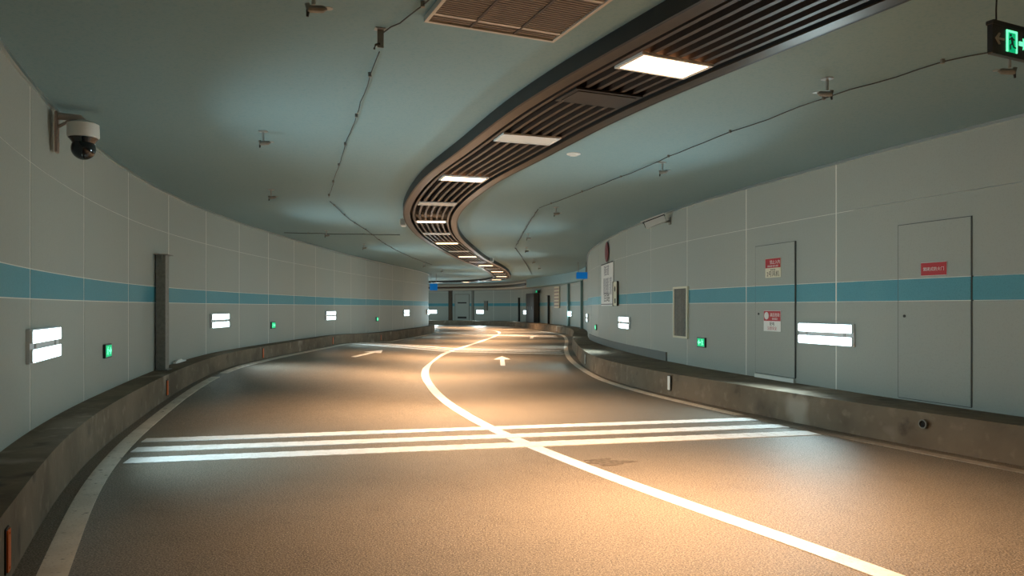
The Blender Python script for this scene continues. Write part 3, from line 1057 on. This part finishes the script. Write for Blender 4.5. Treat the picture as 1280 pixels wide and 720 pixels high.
# red sign on the near door
r = empty('red_door_sign', RW.frame(sA, 1.815))
xo = 0.02
MB().box(xo - 0.166, xo + 0.166, YD - 0.006, YD, -0.072, 0.072).build('border', 'sign_white', r)
MB().box(xo - 0.163, xo + 0.163, YD - 0.008, YD - 0.0061, -0.069, 0.069).build('plate', 'sign_red', r)
text_mesh('lettering', '常闭式防火门', 0.045, 'sign_white', r, (xo, YD - 0.0085, -0.004), depth=0.0004)
meta(r, 'small red sign with white lettering on the near door', 'sign')

# two notices on the far door
r = empty('door_notice', RW.frame(sB, 1.98))
MB().box(-0.21, 0.17, YD - 0.006, YD, -0.15, 0.13).build('board', 'sign_cream', r)
MB().box(-0.205, 0.165, YD - 0.008, YD - 0.0061, -0.01, 0.125).build('red_header', 'sign_red', r)
text_mesh('lettering', '禁止入内', 0.062, 'sign_white', r, (0.03, YD - 0.0085, 0.068), depth=0.0004)
text_mesh('lettering', '设备用房 闲人免进', 0.032, 'sign_white', r, (-0.02, YD - 0.0085, 0.014), depth=0.0004)
text_mesh('small_lettering', '机电设备', 0.03, 'ink_black', r, (-0.02, YD - 0.0065, -0.04), depth=0.0004)
text_mesh('bold_lettering', '2号风机', 0.088, 'ink_black', r, (-0.02, YD - 0.0065, -0.102), depth=0.0004)
meta(r, 'upper notice with a red header and black lettering on the far door', 'notice')

r = empty('door_notice', RW.frame(sB, 1.20))
MB().box(-0.25, 0.17, YD - 0.006, YD, -0.15, 0.15).build('board', 'sign_white', r)
MB().box(-0.245, 0.165, YD - 0.008, YD - 0.0061, 0.0, 0.145).build('red_header', 'sign_red', r)
MB().prism([(-0.235 + 0.06 + 0.055 * math.cos(t), 0.075 + 0.055 * math.sin(t)) for t in np.linspace(0, 2 * math.pi, 16, endpoint=False)], YD - 0.010, YD - 0.0081).build('white_disc', 'sign_white', r)
text_mesh('lettering', '高压危险', 0.058, 'sign_white', r, (0.03, YD - 0.0085, 0.085), depth=0.0004)
text_mesh('lettering', '请勿靠近', 0.035, 'sign_white', r, (0.03, YD - 0.0085, 0.03), depth=0.0004)
text_mesh('green_lettering', '配电', 0.06, 'exit_black', r, (-0.04, YD - 0.0065, -0.045), depth=0.0004)
text_mesh('red_lettering', '注意安全', 0.058, 'sign_red', r, (-0.04, YD - 0.0065, -0.11), depth=0.0004)
meta(r, 'lower notice with a white disc in its red header on the far door', 'notice')

# ------------------------------------------------------------------ grille box on the right wall
s0, s1 = RW.s_px(861), RW.s_px(843)
r = empty('grille_box', RW.frame(0.5 * (s0 + s1), 0.83))
hw = 0.5 * (s1 - s0)
H = 0.95
for (x0, x1, z0, z1) in ((-hw, hw, 0, 0.035), (-hw, hw, H - 0.035, H), (-hw, -hw + 0.05, 0.035, H - 0.035), (hw - 0.05, hw, 0.035, H - 0.035)):
    MB().box(x0, x1, -0.03, 0.0, z0, z1).build('frame_bar', 'sign_cream', r)
MB().box(-hw + 0.05, hw - 0.05, -0.012, -0.001, 0.035, H - 0.035).build('back_panel', 'base_panel', r)
nb = 9
for k in range(nb):
    xx = -hw + 0.09 + (2 * hw - 0.18) * k / (nb - 1)
    MB().box(xx - 0.018, xx + 0.018, -0.024, -0.013, 0.036, H - 0.036).build('slat', 'grey_steel', r)
meta(r, 'grey grille box in a pale frame across the teal stripe, right wall', 'grille')

# ------------------------------------------------------------------ notice boards and the round sign further along
sN = 0.5 * (RW.s_px(753) + RW.s_px(768))
wN = RW.s_px(753) - RW.s_px(768)
wN = min(wN, 1.9)
r = empty('notice_board', RW.frame(sN, 1.44))
H = 1.15
MB().box(-wN / 2, wN / 2, -0.03, 0.0, 0, H).build('board', 'sign_white', r)
MB().box(-wN / 2, wN / 2, -0.036, -0.0301, H - 0.03, H).build('top_rail', 'dark_metal', r)
MB().box(-wN / 2, wN / 2, -0.036, -0.0301, 0.03, 0.05).build('bottom_rail', 'dark_metal', r)
text_mesh('heading', '隧道', 0.30, 'ink_grey', r, (-0.05, -0.031, H - 0.22), depth=0.0004, xs=1.4)
for k in range(5):
    text_mesh('text_row', '限速慢行通', 0.105, 'ink_grey', r, (0.1, -0.031, H - 0.46 - 0.09 * k), depth=0.0004, xs=wN / 0.75)
text_mesh('big_lettering', '回路', 0.27, 'ink_black', r, (0, -0.031, 0.21), depth=0.0004, xs=1.8)
meta(r, 'tall white notice board with grey lettering on the right wall', 'notice board')

sM = sN - wN / 2 - 0.32
r = empty('side_board', RW.frame(sM, 1.44, 0.012))
MB().box(-0.26, 0.26, -0.03, 0.0, 0, 0.60).build('board', 'sign_cream', r)
for x0, x1 in ((-0.28, -0.26), (0.26, 0.28)):
    MB().box(x0, x1, -0.045, 0.0, -0.01, 0.61).build('side_bar', 'brown_metal', r)
k = MB().lathe([(0.07, 0), (0.07, 0.004)], 14).build('black_symbol', 'ink_black', r)
k.rotation_euler = (math.pi / 2, 0, 0)
k.location = (-0.02, -0.0305, 0.42)
MB().box(-0.07, 0.06, -0.033, -0.0301, 0.06, 0.18).build('dark_patch', 'ink_black', r)
MB().box(-0.05, 0.05, -0.033, -0.0301, 0.2, 0.29).build('yellow_patch', 'sign_cream', r)
meta(r, 'narrow board with black symbol right of the tall notice board', 'notice board')

r = empty('round_sign', RW.frame(RW.s_px(760), 2.88))
k = MB().lathe([(0.27, 0), (0.27, 0.012), (0.25, 0.016)], 32).build('disc', 'sign_dark_red', r)
k.rotation_euler = (math.pi / 2, 0, 0)
k.location = (0, -0.03, 0)
MB().box(-0.03, 0.03, -0.03, 0.0, -0.1, 0.1).build('mount', 'galvanised', r)
meta(r, 'dark red round sign mounted above the tall notice board', 'sign')

# blue hanging signs
for (yy, xx, w, h, zc, ang, lab) in ((30.5, 2.88, 0.48, 0.27, 2.70, 0.0, 'blue hanging sign beside the bend of the right wall'),
                                     (40.6, -4.28, 0.42, 0.36, 2.50, 0.0, 'small blue sign at the far corner of the left wall')):
    r = empty('blue_sign', Matrix.Translation((xx, yy, zc)) @ Matrix.Rotation(ang, 4, 'Z'))
    MB().box(-w / 2, w / 2, 0, 0.05, -h / 2, h / 2, 0.02).build('panel', 'sign_blue', r)
    for x in (-w / 3, w / 3):
        MB().tube([(x, 0.025, h / 2), (x, 0.025, ZC - zc)], 0.012, 6).build('hanger', 'grey_steel', r)
    meta(r, lab, 'sign')


# ------------------------------------------------------------------ kerb reflectors
def reflector(path, s, o, zc, h, m, label, group):
    r = empty('kerb_reflector', path.frame(s, zc, o))
    w = 0.038
    MB().box(-w - 0.008, w + 0.008, -0.008, 0, -h / 2 - 0.01, h / 2 + 0.01, 0.006).build('backing', 'dark_metal', r)
    MB().box(-w, w, -0.016, -0.0081, -h / 2, h / 2, 0.006).build('lens', m, r)
    for z in (-h / 2 + 0.018, h / 2 - 0.018):
        MB().box(-0.006, 0.006, -0.019, -0.0161, z - 0.006, z + 0.006).build('screw', m, r)
    meta(r, label, 'reflector', group)


GO, GW = 'orange kerb reflectors on the left', 'white kerb reflectors on the right'
def s_foot_px(px):
    q = Path.__new__(Path)
    q.p = LW.p + LW.n * LFO
    q.s = LW.s
    return Path.s_px(q, px)
for px, lab in ((8, 'orange kerb reflector in the bottom left corner'), (208.5, 'orange kerb reflector below the steel post'),
                (328.5, 'orange kerb reflector below the exit sign past the second lamp'), (416, 'orange kerb reflector below the third left lamp'),
                (476, 'orange kerb reflector farthest along the left kerb')):
    s = s_foot_px(px) if px > 10 else LW.s_y(3.52)
    yy = LW.pos(s)[1]
    reflector(LW, s, LFO, 0.5 * (ledge_left(yy) + bump_y(yy)) - 0.01, 0.21, 'reflector_orange', lab, GO)
for px, lab in ((839, 'white kerb reflector below the grille box'), (733.5, 'white kerb reflector second along the right kerb bend'),
                (716, 'white kerb reflector third along the right kerb bend')):
    reflector(RF, RF.s_px(px, 5, 26), 0.03, 0.20, 0.22, 'reflector_white', lab, GW)
reflector(RF, RF.s_px(697, 38), 0.03, 0.20, 0.3, 'reflector_white', 'white kerb reflector far past the right bend', GW)

# drain outlet in the right kerb
sd = RF.s_px(1157, 4, 12)
r = empty('drain_outlet', RF.frame(sd, 0.24, 0.02))
k = MB().lathe([(0.045, 0), (0.045, 0.03), (0.034, 0.03), (0.034, 0.005)], 18).build('pipe_end', 'grey_steel', r, True)
k.rotation_euler = (math.pi / 2, 0, 0)
k = MB().lathe([(0.033, 0.0), (0.033, 0.012)], 16).build('hole', 'void_black', r)
k.rotation_euler = (math.pi / 2, 0, 0)
meta(r, 'small dark drain outlet in the right kerb', 'drain')

# litter by the left kerb
x, y = -5.25, 11.85
r = MB().lathe([(0.0, 0.05), (0.03, 0.045), (0.045, 0.02), (0.03, 0.0), (0.0, 0.0)], 7).build('litter', 'litter')
r.location = (x, y, road_z(x, y))
meta(r, 'scrap of white litter at the gap in the left edge line', 'litter')
sw = LW.s_px(221)
r = MB().box(-0.28, 0.28, -0.07, -0.02, 0, 0.03).prism([(-0.2, 0.03), (0.15, 0.03), (0.05, 0.06), (-0.15, 0.05)], -0.06, -0.03).build('paper_scrap', 'litter')
r.matrix_world = LW.frame(sw, ledge_left(LW.pos(sw)[1]))
meta(r, 'white paper scrap on the left ledge beside the steel post', 'litter')

# ------------------------------------------------------------------ fittings on the far wall
s = RW.s_px(670, 45)
r = empty('fire_cabinet', RW.frame(s, ZR))
MB().box(-1.05, 1.05, -0.42, -0.09, 0, 2.0).build('body', 'cabinet_brown', r)
for x0, x1 in ((-1.04, -0.01), (0.01, 1.04)):
    dd = MB().box(x0, x1, -0.445, -0.421, 0.03, 1.97).build('door', 'cabinet_brown', r)
    MB().box((x0 + x1) / 2 - 0.02, (x0 + x1) / 2 + 0.02, -0.465, -0.4451, 0.9, 1.1).build('handle', 'galvanised', dd)
meta(r, 'dark brown double-door cabinet against the far wall', 'cabinet')
r = empty('green_exit_sign', RW.frame(RW.s_px(676, 45), ZR + 2.02))
MB().box(-0.22, 0.22, -0.3, -0.1, -0.018, 0.17).build('housing', 'exit_black', r)
MB().box(-0.19, 0.19, -0.306, -0.3001, 0.02, 0.15).build('face', 'exit_green', r)
meta(r, 'small green exit light on top of the dark double cabinet', 'exit sign')

for px, w, z1, m, lab in ((712, 0.26, 2.72, 'post_cyan_lit', 'teal post coloured as cyan-lit on the far right wall beside its lamp'),
                          (729, 0.22, 2.72, 'post_cyan_lit', 'teal post coloured as cyan-lit on the far right wall next to the near bend'),
                          (687, 0.14, 2.15, 'dark_metal', 'thin dark post right of the dark double cabinet'),
                          (650, 0.10, 2.1, 'dark_metal', 'thin dark post left of the dark double cabinet'),
                          (591.5, 0.16, 2.72, 'grey_steel', 'post left of the middle lamp of the far wall'),
                          (563.5, 0.30, 2.72, 'brown_metal', 'brown post at the left of the far wall')):
    r = empty('wall_post', RW.frame(RW.s_px(px, 33), ZR))
    h = z1 - ZR - 0.002
    mb = MB()
    mb.box(-w / 2, w / 2, -0.14, -0.12, 0.02, h - 0.02).box(-w / 2, -w / 2 + 0.02, -0.12, -0.015, 0.02, h - 0.02).box(w / 2 - 0.02, w / 2, -0.12, -0.015, 0.02, h - 0.02)
    mb.build('column', m, r)
    MB().box(-w / 2 - 0.04, w / 2 + 0.04, -0.17, -0.01, h - 0.02, h).build('cap_plate', m, r)
    MB().box(-w / 2 - 0.04, w / 2 + 0.04, -0.17, -0.01, 0, 0.02).build('foot_plate', m, r)
    meta(r, lab, 'post')

# panelled door between the far posts
r = empty('door_3', RW.frame(RW.s_px(578, 45), ZR))
MB().box(-0.62, 0.62, -0.05, 0.0, 0, 2.05).build('leaf', 'wall_panel', r)
MB().box(-0.66, -0.62, -0.07, 0.0, 0, 2.09).build('frame_bar', 'grey_steel', r)
MB().box(0.62, 0.66, -0.07, 0.0, 0, 2.09).build('frame_bar', 'grey_steel', r)
MB().box(-0.62, 0.62, -0.07, 0.0, 2.05, 2.09).build('frame_bar', 'grey_steel', r)
MB().box(-0.4, 0.4, -0.06, -0.0501, 1.35, 1.45).build('louvre', 'dark_metal', r)
MB().box(-0.4, 0.4, -0.06, -0.0501, 0.15, 0.3).build('louvre', 'dark_metal', r)
meta(r, 'grey door between the two posts of the far wall', 'door', kind='structure')

# lined board on the far right wall
r = empty('lined_board', RW.frame(RW.s_px(697, 38), 1.35, 0.03))
MB().box(-0.65, 0.65, -0.04, 0.0, 0, 1.3).build('board', 'sign_cream', r)
for k in range(6):
    MB().box(-0.6, 0.6, -0.05, -0.0401, 0.1 + 0.2 * k, 0.2 + 0.2 * k).build('dark_row', 'bracket_pink', r)
meta(r, 'board of horizontal lines on the far right wall', 'notice board')
# small dark box under the bulkhead and a narrow wall box
r = empty('wall_box', RW.frame(RW.s_px(608, 45), 1.15))
MB().box(-0.16, 0.16, -0.12, 0.0, 0, 0.75).build('body', 'grey_steel', r)
MB().box(-0.13, 0.13, -0.13, -0.1201, 0.05, 0.7).build('lid', 'base_panel', r)
meta(r, 'grey box on the far wall right of the middle lamp', 'box')
